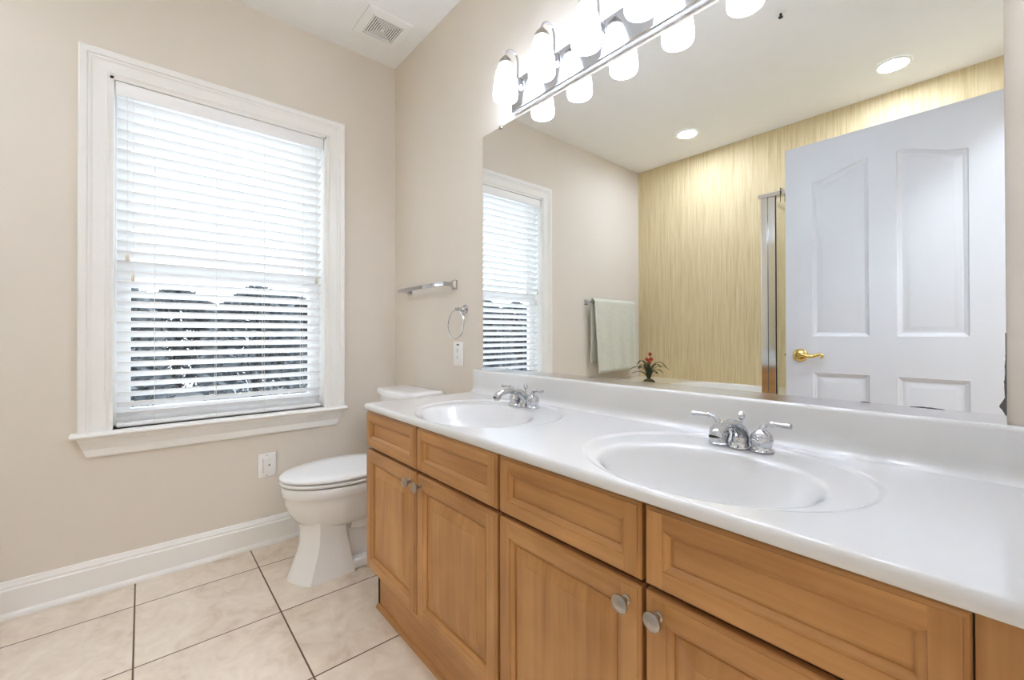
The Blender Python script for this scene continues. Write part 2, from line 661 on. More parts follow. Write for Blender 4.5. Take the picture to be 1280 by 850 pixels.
for name, y, z in (('lift', -1.247, 1.413), ('tilt', -1.228, 1.328), ('lift', -.468, 1.375)):
    b = MB(); b.tube([(.006, y, 2.11), (.006, y, z)], .0009, n=6)
    cd = b.build('pull_cord', M['cord'], bl)
    b = MB(); b.lathe([(.002, .016), (.005, .012), (.007, 0), (.0075, -.012), (.005, -.017)], (.006, y, z), n=14)
    b.build('tassel', M['tassel'], cd, smooth=True)

# ------------------------------------------------------------------ outside
b = MB(); b.box((-40, -40, -.55), (-.9, 40, -.45))
struct('ground', b, M['ground'], 'pale paved ground outside the window', 'ground')


def shrub_mesh(seed, hgt, wid):
    rnd = random.Random(seed)
    mb = MB()
    for i in range(5200):
        z = rnd.random() ** .85
        rad = wid * (.35 + .65 * (1 - z) ** .55) * (.55 + .45 * rnd.random()) * (1 - .9 * max(0, z - .86) / .14)
        a = rnd.random() * 2 * pi
        p = Vector((math.cos(a) * rad, math.sin(a) * rad, .15 + z * (hgt - .15)))
        d = Vector((math.cos(a) + rnd.uniform(-.6, .6), math.sin(a) + rnd.uniform(-.6, .6), rnd.uniform(-.2, .9))).normalized()
        s_ = d.cross(Vector((rnd.uniform(-1, 1), rnd.uniform(-1, 1), .4))).normalized()
        L, W = rnd.uniform(.12, .26), rnd.uniform(.04, .085)
        mb.add([p - s_ * W, p + d * L * .5 - s_ * W * .8 + Vector((0, 0, .01)), p + d * L, p + d * L * .5 + s_ * W * .8], [(0, 1, 2, 3)])
    return mb


sh = thing('evergreen_shrub', 'dark evergreen shrub outside, seen between the blind slats', 'shrub', (-9, 3.6, -.45), 'evergreens outside the window')
shrub_mesh(1, 2.55, 1.12).build('foliage', M['foliage'], sh)
for ch in sh.children:
    for v in ch.data.vertices:
        v.co += sh.location
b = MB(); b.lathe([(.12, 0), (.09, .5), (.06, 1.3), (.02, 2.1)], (-9, 3.6, -.45), n=10)
b.build('trunk', M['bark'], sh, smooth=True)
spots = [(-9.0, 3.6 - 2.75 * k) for k in range(1, 7)] + [(-11.9, 5.0 - 2.75 * k) for k in range(8)]
for i, (x, y) in enumerate(spots):
    sc_, rz = 1 + .05 * math.sin(i * 2.3) + (.08 if x < -10 else 0), 47 * i
    c = copy_tree(sh)
    c.location = (x, y, -.45); c.rotation_euler = (0, 0, R(rz)); c.scale = (sc_,) * 3

# ------------------------------------------------------------------ vanity cabinets
FY = -.530      # door face
DT = .020


def panel_front(x0, x1, z0, z1, fwid, raised, knob=None):
    """shaker/raised panel front facing -y; grain slots: 0 vertical, 1 horizontal"""
    mb = MB()
    y = FY
    e = .005
    # rounded outer edge: back ring, mid ring, front ring

    def ring(i, d):
        return [(x0 + i, y + d, z0 + i), (x1 - i, y + d, z0 + i), (x1 - i, y + d, z1 - i), (x0 + i, y + d, z1 - i)]
    steps = [(0, DT), (0, .0070), (.0015, .0045), (.0055, .0026), (.0060, .0024), (.0065, .0)]
    for (i0, d0), (i1, d1) in zip(steps[:-1], steps[1:]):
        a, c = ring(i0, d0), ring(i1, d1)
        for k in range(4):
            n = (k + 1) % 4
            mb.add([a[k], a[n], c[n], c[k]], [(0, 1, 2, 3)], 1 if k in (0, 2) else 0)
    i = .0065
    # stiles full height, rails between
    mb.add([(x0 + i, y, z0 + i), (x0 + fwid, y, z0 + i), (x0 + fwid, y, z0 + fwid), (x0 + fwid, y, z1 - fwid), (x0 + fwid, y, z1 - i), (x0 + i, y, z1 - i)], [(0, 1, 2, 3, 4, 5)], 0)
    mb.add([(x1 - fwid, y, z0 + i), (x1 - i, y, z0 + i), (x1 - i, y, z1 - i), (x1 - fwid, y, z1 - i), (x1 - fwid, y, z1 - fwid), (x1 - fwid, y, z0 + fwid)], [(0, 1, 2, 3, 4, 5)], 0)
    for (za, zb_) in ((z0 + i, z0 + fwid), (z1 - fwid, z1 - i)):
        mb.add([(x0 + fwid, y, za), (x1 - fwid, y, za), (x1 - fwid, y, zb_), (x0 + fwid, y, zb_)], [(0, 1, 2, 3)], 1)
    st = [(fwid, 0), (fwid + .0008, .0030), (fwid + .004, .0036), (fwid + .009, .0066), (fwid + .0115, .0090), (fwid + .0120, .0125), (fwid + .0135, .0125)]
    if raised:
        st += [(fwid + .017, .0125), (fwid + .0172, .0110), (fwid + .048, .0046), (fwid + .0490, .0030)]
    for (i0, d0), (i1, d1) in zip(st[:-1], st[1:]):
        a, c = ring(i0, d0), ring(i1, d1)
        for k in range(4):
            n = (k + 1) % 4
            inner = i1 > fwid + .0137
            mb.add([a[k], a[n], c[n], c[k]], [(0, 1, 2, 3)], 0 if inner else (1 if k in (0, 2) else 0))
    mb.add(ring(*st[-1]), [(0, 1, 2, 3)], 0 if raised else 1)
    mb.add(ring(0, DT), [(3, 2, 1, 0)], 0)
    # weld shared vertices so smoothing works
    return mb


def knob_mesh(x, z):
    mb = MB()
    pr = [(.0085, 0), (.0085, -.002), (.0055, -.004), (.005, -.011), (.008, -.014), (.0145, -.018), (.0165, -.0215), (.0160, -.0245), (.0125, -.0272), (.006, -.0285), (0.0005, -.0288)]
    mb.lathe(pr, (x, FY, z), axis='y', n=28)
    return mb


def cabinet(x0, x1, fronts, label, left_end, right_filler=None):
    t = thing('vanity_cabinet', label, 'cabinet', ((x0 + x1) / 2, -.25, 0), 'vanity base cabinets')
    mb = MB()
    ztop = .777
    yb, yf = -.012, -.508
    mb.box((x0, yf + .039, .117), (x0 + .016, yb, ztop)); mb.box((x1 - .016, yf + .039, .117), (x1, yb, ztop))
    mb.box((x0, yf + .039, .115), (x1, yb, .131)); mb.box((x0, yb - .006, .115), (x1, yb, ztop))
    mb.build('carcass', M['woodv'], t)
    mb = MB()
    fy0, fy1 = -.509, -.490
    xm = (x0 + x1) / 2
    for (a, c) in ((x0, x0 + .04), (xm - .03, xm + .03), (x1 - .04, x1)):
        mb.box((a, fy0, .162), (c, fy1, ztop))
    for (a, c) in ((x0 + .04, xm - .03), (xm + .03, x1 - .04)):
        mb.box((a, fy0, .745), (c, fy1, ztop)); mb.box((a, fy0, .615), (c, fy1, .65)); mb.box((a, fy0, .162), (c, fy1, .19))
    mb.build('face_frame', M['woodshade'], t)
    mb = MB(); mb.box((x0 + .003, -.486, 0), (x1, -.4705, .161)); 
    mb.box((x0 + .003, -.486, 0), (x0 + .019, -.02, .116))
    mb.build('toe_kick', M['woodh'], t)
    mb = MB()
    pr = [(-.486, 0), (-.496, 0), (-.496, .006), (-.493, .013), (-.486, .016)]
    mb.loft([[(x, y, z) for y, z in pr] for x in (x0 + .003, x1)])
    mb.build('shoe_moulding', M['woodh'], t, smooth=True)
    for (a, c, kx) in fronts:
        fr = panel_front(a, c, .640, .779, .034, False).build('drawer_front', [M['woodv'], M['woodh']], t)
        dr = panel_front(a, c, .170, .629, .040, True).build('door', [M['woodv'], M['woodh']], t)
        knob_mesh(kx, .597).build('knob', M['nickel'], dr, smooth=True)
    if right_filler:
        mb = MB(); mb.box((x1 + .001, -.512, .0), (right_filler, -.490, ztop))
        mb.build('filler_strip', M['woodv'], t)
    return t


cabinet(.868, 1.676, ((.856, 1.253, 1.226), (1.263, 1.672, 1.290)), 'maple vanity cabinet beside the toilet, under the far sink', True)
cabinet(1.678, 2.482, ((1.682, 2.080, 2.052), (2.088, 2.481, 2.116)), 'maple vanity cabinet nearest the viewer, under the near sink', False, XR)

# ------------------------------------------------------------------ countertop with two integral sinks
CZ = .81
SX = (1.318, 2.092)
CX0, CX1 = .862, XR


def smooth(t):
    t = max(0, min(1, t))
    return t * t * (3 - 2 * t)


def cz(x, y):
    z = 0
    for sx in SX:
        ro = math.hypot((x - sx) / .285, (y + .285) / .243)
        z -= .0045 * smooth((1.0 - ro) / .055)
        rb = math.hypot((x - sx) / .212, (y + .338) / .168)
        a = (1 - rb ** 2.6) * 16
        sp = a if a > 30 else math.log1p(math.exp(a))
        z -= .128 * sp / 16
    # cove up to the backsplash
    return z


top = thing('vanity_countertop', 'long glossy white countertop with two moulded oval sinks and backsplash', 'countertop', (1.71, -.27, CZ - .032))


def build_top():
    fx = [(CX0 + .012, -.0245), (CX0 + .003, -.0245), (CX0, -.0225), (CX0, -.012), (CX0 + .0015, -.0065), (CX0 + .0045, -.0022), (CX0 + .009, 0)]
    xs = [p for p in fx]
    n = 330
    for i in range(1, n + 1):
        xs.append((CX0 + .009 + (CX1 - CX0 - .009) * i / n, 0))
    fyp = [(-.500, -.0245), (-.537, -.0245), (-.540, -.0225), (-.540, -.012), (-.5385, -.0065), (-.5355, -.0022), (-.531, 0)]
    ys = [p for p in fyp]
    m = 104
    for j in range(1, m + 1):
        ys.append((-.531 + (.531 - .012) * j / m, 0))
    V, idx, nor = [], {}, []
    for i, (x, dx) in enumerate(xs):
        for j, (y, dy) in enumerate(ys):
            idx[i, j] = len(V)
            V.append((x, y, CZ + min(dx, dy) + (cz(x, y) if dx == 0 and dy == 0 else 0)))
    groups = {'surface': [], 0: [], 1: []}
    for i in range(len(xs) - 1):
        for j in range(len(ys) - 1):
            q = (idx[i, j], idx[i + 1, j], idx[i + 1, j + 1], idx[i, j + 1])
            xm = (xs[i][0] + xs[i + 1][0]) / 2
            ym = (ys[j][0] + ys[j + 1][0]) / 2
            g = 'surface'
            for k, sx in enumerate(SX):
                if math.hypot((xm - sx) / .212, (ym + .338) / .168) < 1.0:
                    g = k
            groups[g].append(q)
    # shared normals computed on the whole surface
    def normal(x, y):
        e = .0008
        return Vector((-(cz(x + e, y) - cz(x - e, y)) / (2 * e), -(cz(x, y + e) - cz(x, y - e)) / (2 * e), 1)).normalized()
    objs = []
    for g, name in (('surface', 'counter_surface'), (0, 'sink_basin'), (1, 'sink_basin')):
        used = sorted({i for q in groups[g] for i in q})
        mp = {u: k for k, u in enumerate(used)}
        me = bpy.data.meshes.new(name)
        off = top.location
        me.from_pydata([tuple(Vector(V[u]) - off) for u in used], [], [tuple(mp[i] for i in q) for q in groups[g]])
        me.materials.append(M['counter'])
        me.shade_smooth()
        nn = []
        bmx = [v.normal.copy() for v in me.vertices]
        for k, u in enumerate(used):
            x, y, z = V[u]
            if y >= -.5315 and x >= CX0 + .0085:
                nn.append(normal(x, y))
            else:
                nn.append(bmx[k])
        me.normals_split_custom_set_from_vertices(nn)
        o = bpy.data.objects.new(name, me)
        COL.objects.link(o)
        o.parent = top
        objs.append(o)
    return objs


tops = build_top()
for k, sx in enumerate(SX):
    bz = CZ + cz(sx, -.338)
    b = MB(); b.lathe([(.031, -.002), (.031, .001), (.028, .004), (.020, .0045), (.019, .002), (.001, .002)], (sx, -.338, bz), n=28)
    b.build('drain', M['chrome'], tops[1 + k], smooth=True)
    b = MB(); b.lathe([(.015, 0), (.016, .005), (.012, .008), (.001, .009)], (sx, -.338, bz + .003), n=24)
    # stopper belongs to the drain
    b.build('stopper', M['chrome'], tops[1 + k], smooth=True)
pr = [(-.0005, .790), (-.044, .803), (-.044, .8101), (-.036, .8112), (-.029, .8145), (-.024, .8205), (-.0215, .829), (-.021, .840), (-.021, .903), (-.0195, .908), (-.016, .911), (-.012, .912), (-.0005, .912)]
b = MB(); b.loft([[(x, y, z) for y, z in pr] for x in (CX0 + .003, CX1)])
b.build('backsplash', M['counter'], top, smooth=True, angle=50)

# ------------------------------------------------------------------ faucets
def faucet(cx, label):
    y0 = -.113
    z0 = CZ - .003
    t = thing('faucet', label, 'faucet', (cx, y0, z0), 'chrome faucets on the countertop')
    b = MB()
    b.lathe([(.026, 0), (.026, .004), (.023, .007), (.0215, .010), (.0215, .016)], (cx, y0, z0), n=32)
    path = bez([(cx, y0 + .006, z0 + .010), (cx, y0 + .004, z0 + .034), (cx, y0 - .018, z0 + .058), (cx, y0 - .052, z0 + .073),
                (cx, y0 - .090, z0 + .074), (cx, y0 - .122, z0 + .062), (cx, y0 - .132, z0 + .050)], 7)
    n = len(path)
    rad = []
    for i in range(n):
        u = i / (n - 1)
        rad.append(.021 - .0085 * smooth(u / .55) + .002 * smooth((u - .75) / .2))
    b.tube(path, rad, n=20)
    sp = b.build('spout', M['chrome'], t, smooth=True, angle=50)
    b = MB(); b.lathe([(.0135, 0), (.0140, -.006), (.012, -.010), (.009, -.011)], (cx, y0 - .132, z0 + .052), n=20)
    b.build('aerator', M['chrome'], sp, smooth=True)
    b = MB()
    b.tube([(cx, y0 + .009, z0 + .02), (cx, y0 + .009, z0 + .080)], .0026, n=10)
    b.lathe([(.0025, .076), (.005, .079), (.0045, .081), (.0075, .086), (.0088, .092), (.0078, .098), (.0045, .101), (.0055, .1025), (.003, .105), (.0005, .106)], (cx, y0 + .009, z0 - .008), n=20)
    b.build('lift_rod', M['chrome'], t, smooth=True)
    for s in (-1, 1):
        hx = cx + s * .0475
        b = MB()
        b.lathe([(.0255, 0), (.0258, .004), (.0225, .007), (.0205, .011), (.0220, .018), (.0238, .027), (.0242, .033), (.0225, .036), (.0232, .038), (.0215, .044), (.0160, .051), (.0105, .055), (.0085, .057)], (hx, y0, z0), n=32)
        hb = b.build('handle_base', M['chrome'], t, smooth=True, angle=40)
        b = MB()
        lp = bez([(hx, y0, z0 + .050), (hx + s * .003, y0 - .002, z0 + .062), (hx + s * .010, y0 - .004, z0 + .072), (hx + s * .021, y0 - .006, z0 + .0765),
                  (hx + s * .025, y0 - .0065, z0 + .077), (hx + s * .048, y0 - .010, z0 + .0775), (hx + s * .059, y0 - .012, z0 + .078), (hx + s * .065, y0 - .013, z0 + .0782)], 6)
        m_ = len(lp)
        rad = []
        for i in range(m_):
            u = i / (m_ - 1)
            r_ = .0085 - .0028 * smooth(u / .3)
            if .50 < u < .60:
                r_ = .0075
            elif u >= .6:
                r_ = .0058 + .0012 * smooth((u - .6) / .3)
            if u > .93:
                r_ = .0078 - .005 * ((u - .93) / .07) ** 2
            rad.append(r_)
        b.tube(lp, rad, n=14)
        b.build('lever', M['chrome'], hb, smooth=True, angle=50)
    t.scale = (1, 1, .87)
    return t


faucet(1.318, 'chrome two-lever faucet behind the far sink, nearer the toilet')
faucet(2.086, 'chrome two-lever faucet behind the near sink')

# ------------------------------------------------------------------ mirror
mir = thing('wall_mirror', 'large frameless mirror on the wall above the backsplash', 'mirror', (1.712, -.003, .913))
MX0, MX1, MZ0, MZ1 = .923, 2.505, .922, 1.988
b = MB(); b.box((MX0, -.0062, MZ0), (MX1, -.0008, MZ1))
b.build('mirror_glass', M['silver'], mir)
pr = [(-.0006, .9122), (-.010, .9122), (-.010, .928), (-.0072, .928), (-.0064, .922), (-.0006, .922)]
b = MB(); b.loft([[(x, y, z) for y, z in pr] for x in (MX0 - .001, MX1)])
b.build('bottom_channel', M['alu'], mir)
b = MB()
b.lathe([(.008, 0), (.008, -.004), (.005, -.007), (.0005, -.008)], (1.052, -.0062, 1.986), axis='y', n=16)
b.build('clip', M['nickel'], mir, smooth=True)
rnd = random.Random(8)
b = MB()
cl = []
for k in range(33):
    z = .9285 + .150 * k / 32
    wv = .0014 + .0010 * rnd.random() + (.0075 * math.exp(-((z - .945) / .009) ** 2)) + .0012 * math.exp(-((z - .985) / .02) ** 2)
    if z > 1.03:
        wv *= .6
    cl.append((wv, z))
vs = []
for wv, z in cl:
    vs += [(MX1 - wv, -.0066, z), (MX1 + .0002, -.0066, z)]
b.add(vs, [(2 * k, 2 * k + 1, 2 * k + 3, 2 * k + 2) for k in range(len(cl) - 1)])
wo = b.build('worn_edge', M['worn'], mir)
wo['label'] = 'dark corroded strip at the lower right mirror edge'
for (xa, xb, hh) in ((2.295, 2.312, .0016), (2.375, 2.425, .0022), (1.085, 1.11, .0016), (1.17, 1.265, .003)):
    n = 9
    vs = []
    b = MB()
    for k in range(n):
        x = xa + (xb - xa) * k / (n - 1)
        vs += [(x, -.0066, .9275), (x, -.0066, .9285 + hh * math.sin(pi * k / (n - 1)) * (.6 + .4 * rnd.random()))]
    b.add(vs, [(2 * k, 2 * k + 2, 2 * k + 3, 2 * k + 1) for k in range(n - 1)])
    b.build('worn_spot', M['worn'], mir)

# ------------------------------------------------------------------ vanity light
vl = thing('vanity_light', 'chrome wall light bar with six lit white glass shades above the mirror', 'light', (1.72, -.01, 2.065))
b = MB()
PX0, PX1 = 1.155, 2.285
pr = [(-.001, 2.003), (-.0265, 2.003), (-.030, 2.0045), (-.031, 2.008), (-.031, 2.125), (-.030, 2.1285), (-.0265, 2.130), (-.001, 2.130)]
b.loft([[(x, y, z) for y, z in pr] for x in (PX0, PX1)])
b.build('back_plate', M['platechrome'], vl, bevel=.002)
SHY = -.110
for i in range(6):
    sx = 1.211 + i * .2035
    b = MB()
    pth = bez([(sx, -.029, 2.084), (sx, -.040, 2.082), (sx, -.046, 2.094), (sx, -.044, 2.125), (sx, -.044, 2.175), (sx, -.053, 2.203), (sx, -.074, 2.214),
               (sx, -.096, 2.206), (sx, SHY + .001, 2.188), (sx, SHY, 2.168)], 6)
    b.tube(pth, .0047, n=12)
    b.lathe([(.015, 0), (.015, -.003), (.010, -.006), (.006, -.008)], (sx, -.031, 2.084), axis='y', n=20)
    arm = b.build('arm', M['chrome'], vl, smooth=True, angle=50)
    b = MB(); b.lathe([(.006, .030), (.010, .028), (.016, .020), (.024, .012), (.0265, .002), (.0270, -.004), (.025, -.005)], (sx, SHY, 2.148), n=28)
    b.build('cap', M['nickel'], arm, smooth=True)
    b = MB()
    out = [(.024, 2.144), (.029, 2.135), (.036, 2.115), (.0425, 2.088), (.0465, 2.060), (.0490, 2.034), (.0492, 2.020), (.0480, 2.012), (.0455, 2.008)]
    inn = [(.0445, 2.011), (.0458, 2.020), (.0455, 2.034), (.0430, 2.060), (.0390, 2.088), (.0325, 2.115), (.025, 2.137)]
    b.lathe(out + inn, (sx, SHY, 0), n=36, caps=False)
    b.build('shade', M['shade'], vl, smooth=True, angle=60)
    b = MB(); b.lathe([(.010, 2.13), (.012, 2.10), (.020, 2.075), (.0265, 2.05), (.025, 2.04), (.014, 2.028), (.0005, 2.024)], (sx, SHY, 0), n=20)
    b.build('bulb', M['bulb'], vl, smooth=True)

# ------------------------------------------------------------------ toilet
TX = .43
to = thing('toilet', 'white two-piece toilet with closed lid between window and vanity', 'toilet', (TX, -.40, 0))


def oval(a, yf, yb, z, yc=None, n=56, pf=2.0, pb=2.6, cx=TX):
    yc = yc if yc is not None else (yb - .5 * (yb - yf) * .9)
    r = []
    for k in range(n):
        t = 2 * pi * k / n
        c, s_ = math.cos(t), math.sin(t)
        p = pf if c > 0 else pb
        xx = a * math.copysign(abs(s_) ** (2 / p), s_)
        if c > 0:
            yy = yc - (yc - yf) * abs(c) ** (2 / p)
        else:
            yy = yc + (yb - yc) * abs(c) ** (2 / p)
        r.append((cx + xx, yy, z))
    return r


def base_ring(front, fdep, side, back, z, inn=.0):
    """pedestal outline: rounded front, a crease at each front corner, flat sides"""
    out = []
    for k in range(21):
        u = -1 + k / 10
        out.append((TX + side * u, front + fdep * abs(u) ** 1.8, z))
    for k in range(1, 5):
        out.append((TX + side - inn * k / 4, front + fdep + (back - front - fdep) * k / 4, z))
    for k in range(1, 5):
        t = k / 5
        out.append((TX + (side - inn) * (1 - 2 * t), back, z))
    for k in range(4, 0, -1):
        out.append((TX - side + inn * k / 4, front + fdep + (back - front - fdep) * k / 4, z))
    return out


b = MB()
rings = [oval(.07, -.60, -.33, .205, -.46), oval(.105, -.645, -.30, .215, -.46), oval(.132, -.672, -.27, .240, -.46), oval(.150, -.694, -.26, .268, -.46), oval(.163, -.712, -.25, .300, -.46), oval(.171, -.722, -.24, .335, -.46),
         oval(.175, -.727, -.235, .360, -.46), oval(.180, -.731, -.235, .366, -.46), oval(.184, -.735, -.235, .372, -.46), oval(.185, -.737, -.235, .405, -.46), oval(.182, -.734, -.237, .410, -.46)]
b.loft(rings)
# rear shelf that carries the tank
b.bbox((TX - .165, -.30, .345), (TX + .165, -.035, .408), .02, seg=3)
b.build('bowl', M['ceramic'], to, smooth=True, angle=40)
b = MB()
b.loft([base_ring(-.712, .060, .128, -.46, 0), base_ring(-.708, .060, .126, -.46, .012), base_ring(-.692, .058, .116, -.466, .05), base_ring(-.670, .056, .104, -.475, .11), base_ring(-.660, .056, .098, -.485, .16),
        base_ring(-.661, .058, .099, -.49, .21), base_ring(-.672, .066, .108, -.49, .25)])
# rear foot and trapway
b.bbox((TX - .118, -.48, 0), (TX + .118, -.13, .045), .012, seg=3)
b.bbox((TX - .070, -.48, .03), (TX + .070, -.14, .36), .02, seg=3)
for s in (-1, 1):
    b.tube(bez([(TX + s * .066, -.46, .225), (TX + s * .072, -.40, .215), (TX + s * .074, -.34, .250), (TX + s * .074, -.28, .285), (TX + s * .072, -.22, .265), (TX + s * .070, -.19, .19), (TX + s * .066, -.20, .09), (TX + s * .06, -.24, .03)], 6), .046, n=14)
b.build('pedestal', M['ceramic'], to, smooth=True, angle=32)
b = MB()
rings = [oval(.182, -.738, -.262, .4165, -.46), oval(.186, -.742, -.26, .420, -.46), oval(.186, -.742, -.26, .426, -.46), oval(.182, -.738, -.264, .4285, -.46), oval(.12, -.66, -.32, .4285, -.47), oval(.12, -.66, -.32, .4165, -.47)]
rings.append(rings[0])
b.loft(rings, cap0=False, cap1=False)
for s in (-1, 1):
    b.bbox((TX + s * .085 - .02, -.275, .411), (TX + s * .085 + .02, -.235, .445), .006)
for px, py in ((.10, -.62), (-.10, -.62), (.15, -.45), (-.15, -.45)):
    b.box((TX + px - .012, py - .012, .4095), (TX + px + .012, py + .012, .418))
b.build('seat', M['seat'], to, smooth=True, angle=50)
b = MB()
rings = [oval(.12, -.66, -.32, .4358, -.46), oval(.176, -.732, -.266, .4358, -.46), oval(.185, -.742, -.26, .4385, -.46), oval(.186, -.743, -.26, .444, -.46), oval(.184, -.740, -.262, .449, -.46), oval(.176, -.730, -.268, .4525, -.46), oval(.12, -.65, -.32, .4555, -.46), oval(.04, -.50, -.42, .457, -.46)]
b.loft(rings)
b.build('lid', M['seat'], to, smooth=True, angle=50)


def rrect(x0, x1, y0, y1, z, r=.03, bow=0.0, n=6):
    out = []
    for (cx_, cy_, a0) in ((x1 - r, y1 - r, 0), (x0 + r, y1 - r, 90), (x0 + r, y0 + r, 180), (x1 - r, y0 + r, 270)):
        for k in range(n + 1):
            a = R(a0 + 90 * k / n)
            out.append((cx_ + r * math.cos(a), cy_ + r * math.sin(a), z))
        if a0 == 180:
            for k in range(1, 10):
                t = k / 10
                out.append((x0 + r + (x1 - x0 - 2 * r) * t, y0 - bow * (1 - (2 * t - 1) ** 2), z))
    return out


b = MB()
b.loft([rrect(TX - .165, TX + .165, -.195, -.03, .408, .03, .014), rrect(TX - .178, TX + .178, -.203, -.03, .45, .03, .016), rrect(TX - .190, TX + .190, -.212, -.03, .752, .03, .018)])
b.build('tank', M['ceramic'], to, smooth=True, angle=40)
b = MB()
b.loft([rrect(TX - .196, TX + .196, -.218, -.026, .753, .03, .020), rrect(TX - .203, TX + .203, -.225, -.022, .757, .032, .022), rrect(TX - .203, TX + .203, -.225, -.022, .776, .032, .022),
        rrect(TX - .200, TX + .200, -.222, -.025, .783, .032, .022), rrect(TX - .190, TX + .190, -.212, -.032, .788, .03, .022), rrect(TX - .15, TX + .15, -.18, -.06, .790, .03, .018)])
b.build('tank_lid', M['ceramic'], to, smooth=True, angle=50)
b = MB()
b.lathe([(.011, 0), (.011, -.006), (.007, -.009), (.006, -.02)], (TX - .14, -.210, .70), axis='y', n=16)
b.tube([(TX - .14, -.226, .70), (TX - .11, -.230, .698), (TX - .07, -.231, .694)], [.006, .005, .006], n=10)
b.build('flush_lever', M['chrome'], to, smooth=True)

# ------------------------------------------------------------------ outlets
def wall_plate(name, org, nx, label, kind):
    """plate on a wall; org is the centre on the wall plane, nx the outward axis ('x' window wall, 'y' mirror wall)"""
    t = thing(name, label, 'outlet', org)

    def bx(u0, u1, v0, v1, d0, d1, bev=0.0):
        mb = MB()
        if nx == 'x':
            a, c = (org[0] + d0, org[1] + u0, org[2] + v0), (org[0] + d1, org[1] + u1, org[2] + v1)
        else:
            a, c = (org[0] + u0, org[1] - d0, org[2] + v0), (org[0] + u1, org[1] - d1, org[2] + v1)
        return mb.bbox(a, c, bev) if bev else mb.box(a, c)
    bx(-.041, .041, -.061, .061, .0003, .0065, .003).build('cover_plate', M['plastic'], t, smooth=True)
    ins = bx(-.0175, .0175, -.034, .034, .005, .0085, .001).build('receptacle', M['plastic'], t)
    if kind == 'jack':
        bx(-.0195, -.0178, -.036, .036, .0066, .0069).build('seam', M['grey'], ins)
        bx(.006, .013, -.004, .004, .0086, .0092).build('jack', M['grey'], ins)
    else:
        for zc in (.018, -.018):
            for u in (-.0065, .0065):
                bx(u - .001, u + .001, zc - .001, zc + .007, .0086, .0090).build('slot', M['dark'], ins)
            bx(-.002, .002, zc - .009, zc - .005, .0086, .0090).build('ground_hole', M['dark'], ins)
        bx(-.010, .010, .043, .049, .0066, .0069).build('indicator', M['dark'], t)
    for v in (.052, -.052):
        if kind == 'jack':
            bx(-.0022, .0022, v - .0022, v + .0022, .0066, .0072).build('screw', M['grey'], t)
    return t


wall_plate('jack_plate', (0, -.707, .404), 'x', 'white wall jack plate low under the window near the toilet', 'jack')
wall_plate('power_outlet', (.714, 0, .979), 'y', 'white power outlet on the wall above the toilet tank, beside the mirror', 'outlet')

# ------------------------------------------------------------------ towel bar on the mirror wall
def towel_bar(t, p0, p1, out, z, flip=False):
    """square flared posts and a flat bar. p0,p1 along the wall, out = projection"""
    def W(u, d, zz):
        return (u, -d, zz) if not flip else (d, u, zz)
    for u in (p0, p1):
        b = MB()
        secs = [(.0005, .024), (.004, .024), (.008, .019), (.020, .012), (.040, .0095), (out + .010, .010)]
        b.loft([[W(u - h, d, z - h), W(u + h, d, z - h), W(u + h, d, z + h), W(u - h, d, z + h)] for d, h in secs])
        b.build('post', M['chrome'], t, bevel=.0015)
    b = MB()
    a, c = W(p0 - .012, out - .009, z - .010), W(p1 + .012, out + .009, z + .010)
    b.bbox(a, c, .002)
    b.build('bar', M['chrome'], t)


tb = thing('towel_bar', 'empty chrome towel bar on the wall above the toilet', 'towel bar', (.44, 0, 1.33))
towel_bar(tb, .205, .680, .066, 1.328)
tb2 = thing('towel_bar', 'chrome towel bar holding the sage towel, seen in the mirror', 'towel bar', (0, -2.24, 1.37))
towel_bar(tb2, -2.49, -1.860, .066, 1.365, flip=True)

# towel ring
tr = thing('towel_ring', 'chrome towel ring on the wall between towel bar and mirror', 'towel ring', (.775, 0, 1.2))
b = MB()
b.lathe([(.024, 0), (.024, -.004), (.019, -.008), (.011, -.018), (.008, -.028), (.0095, -.034), (.0095, -.040), (.0075, -.046), (.008, -.056), (.004, -.060)], (.770, -.0005, 1.198), axis='y', n=24)
b.build('post', M['chrome'], tr, smooth=True)
b = MB()
RR = .070
pts = [(.762 + RR * math.sin(2 * pi * k / 48) * .97, -.050 + .004 * math.cos(2 * pi * k / 48), 1.126 + RR * math.cos(2 * pi * k / 48)) for k in range(49)]
b.tube(pts, .0034, n=10)
b.build('ring', M['chrome'], tr, smooth=True)

# towel over the bar
def towel():
    mb = MB()
    y0, y1 = -2.525, -1.880
    nu, prof = 40, []
    zt_, r_ = 1.365, .021
    for k in range(26):
        prof.append((.066 + r_ + .0, 1.365 - .62 + .62 * k / 25))
    for k in range(1, 10):
        a = pi * k / 10
        prof.append((.066 + r_ * math.cos(a), 1.365 + r_ * math.sin(a)))
    for k in range(26):
        prof.append((.066 - r_, 1.365 - .56 * k / 25))
    vs = []
    for i in range(nu + 1):
        t = i / nu
        y = y1 + (y0 - y1) * t
        for j, (d, z) in enumerate(prof):
            h = max(0, 1.365 - z)
            front = j < 30
            wv = .008 * math.sin(t * 11 + .6) + .005 * math.sin(t * 23 + 2)
            dd = d + (h * 1.2 * wv + .03 * h if front else -.2 * h * abs(wv))
            yy = y + (-.04 * h * (1 - t) + .0 if front else .012 * h * (1 - t))
            zz = z - (.022 * (1 - t) * h / .62 if front else -.01)
            vs.append((max(.012, dd), yy, zz))
    n = len(prof)
    mb.add(vs, [(i * n + j, i * n + j + 1, (i + 1) * n + j + 1, (i + 1) * n + j) for i in range(nu) for j in range(n - 1)])
    o = mb.build('towel', M['towel'], None, smooth=True, angle=80)
    md = o.modifiers.new('thick', 'SOLIDIFY')
    md.thickness = .006
    md.offset = 0
    return tag(o, 'pale sage towel folded over the bar, seen in the mirror', 'towel')


towel()

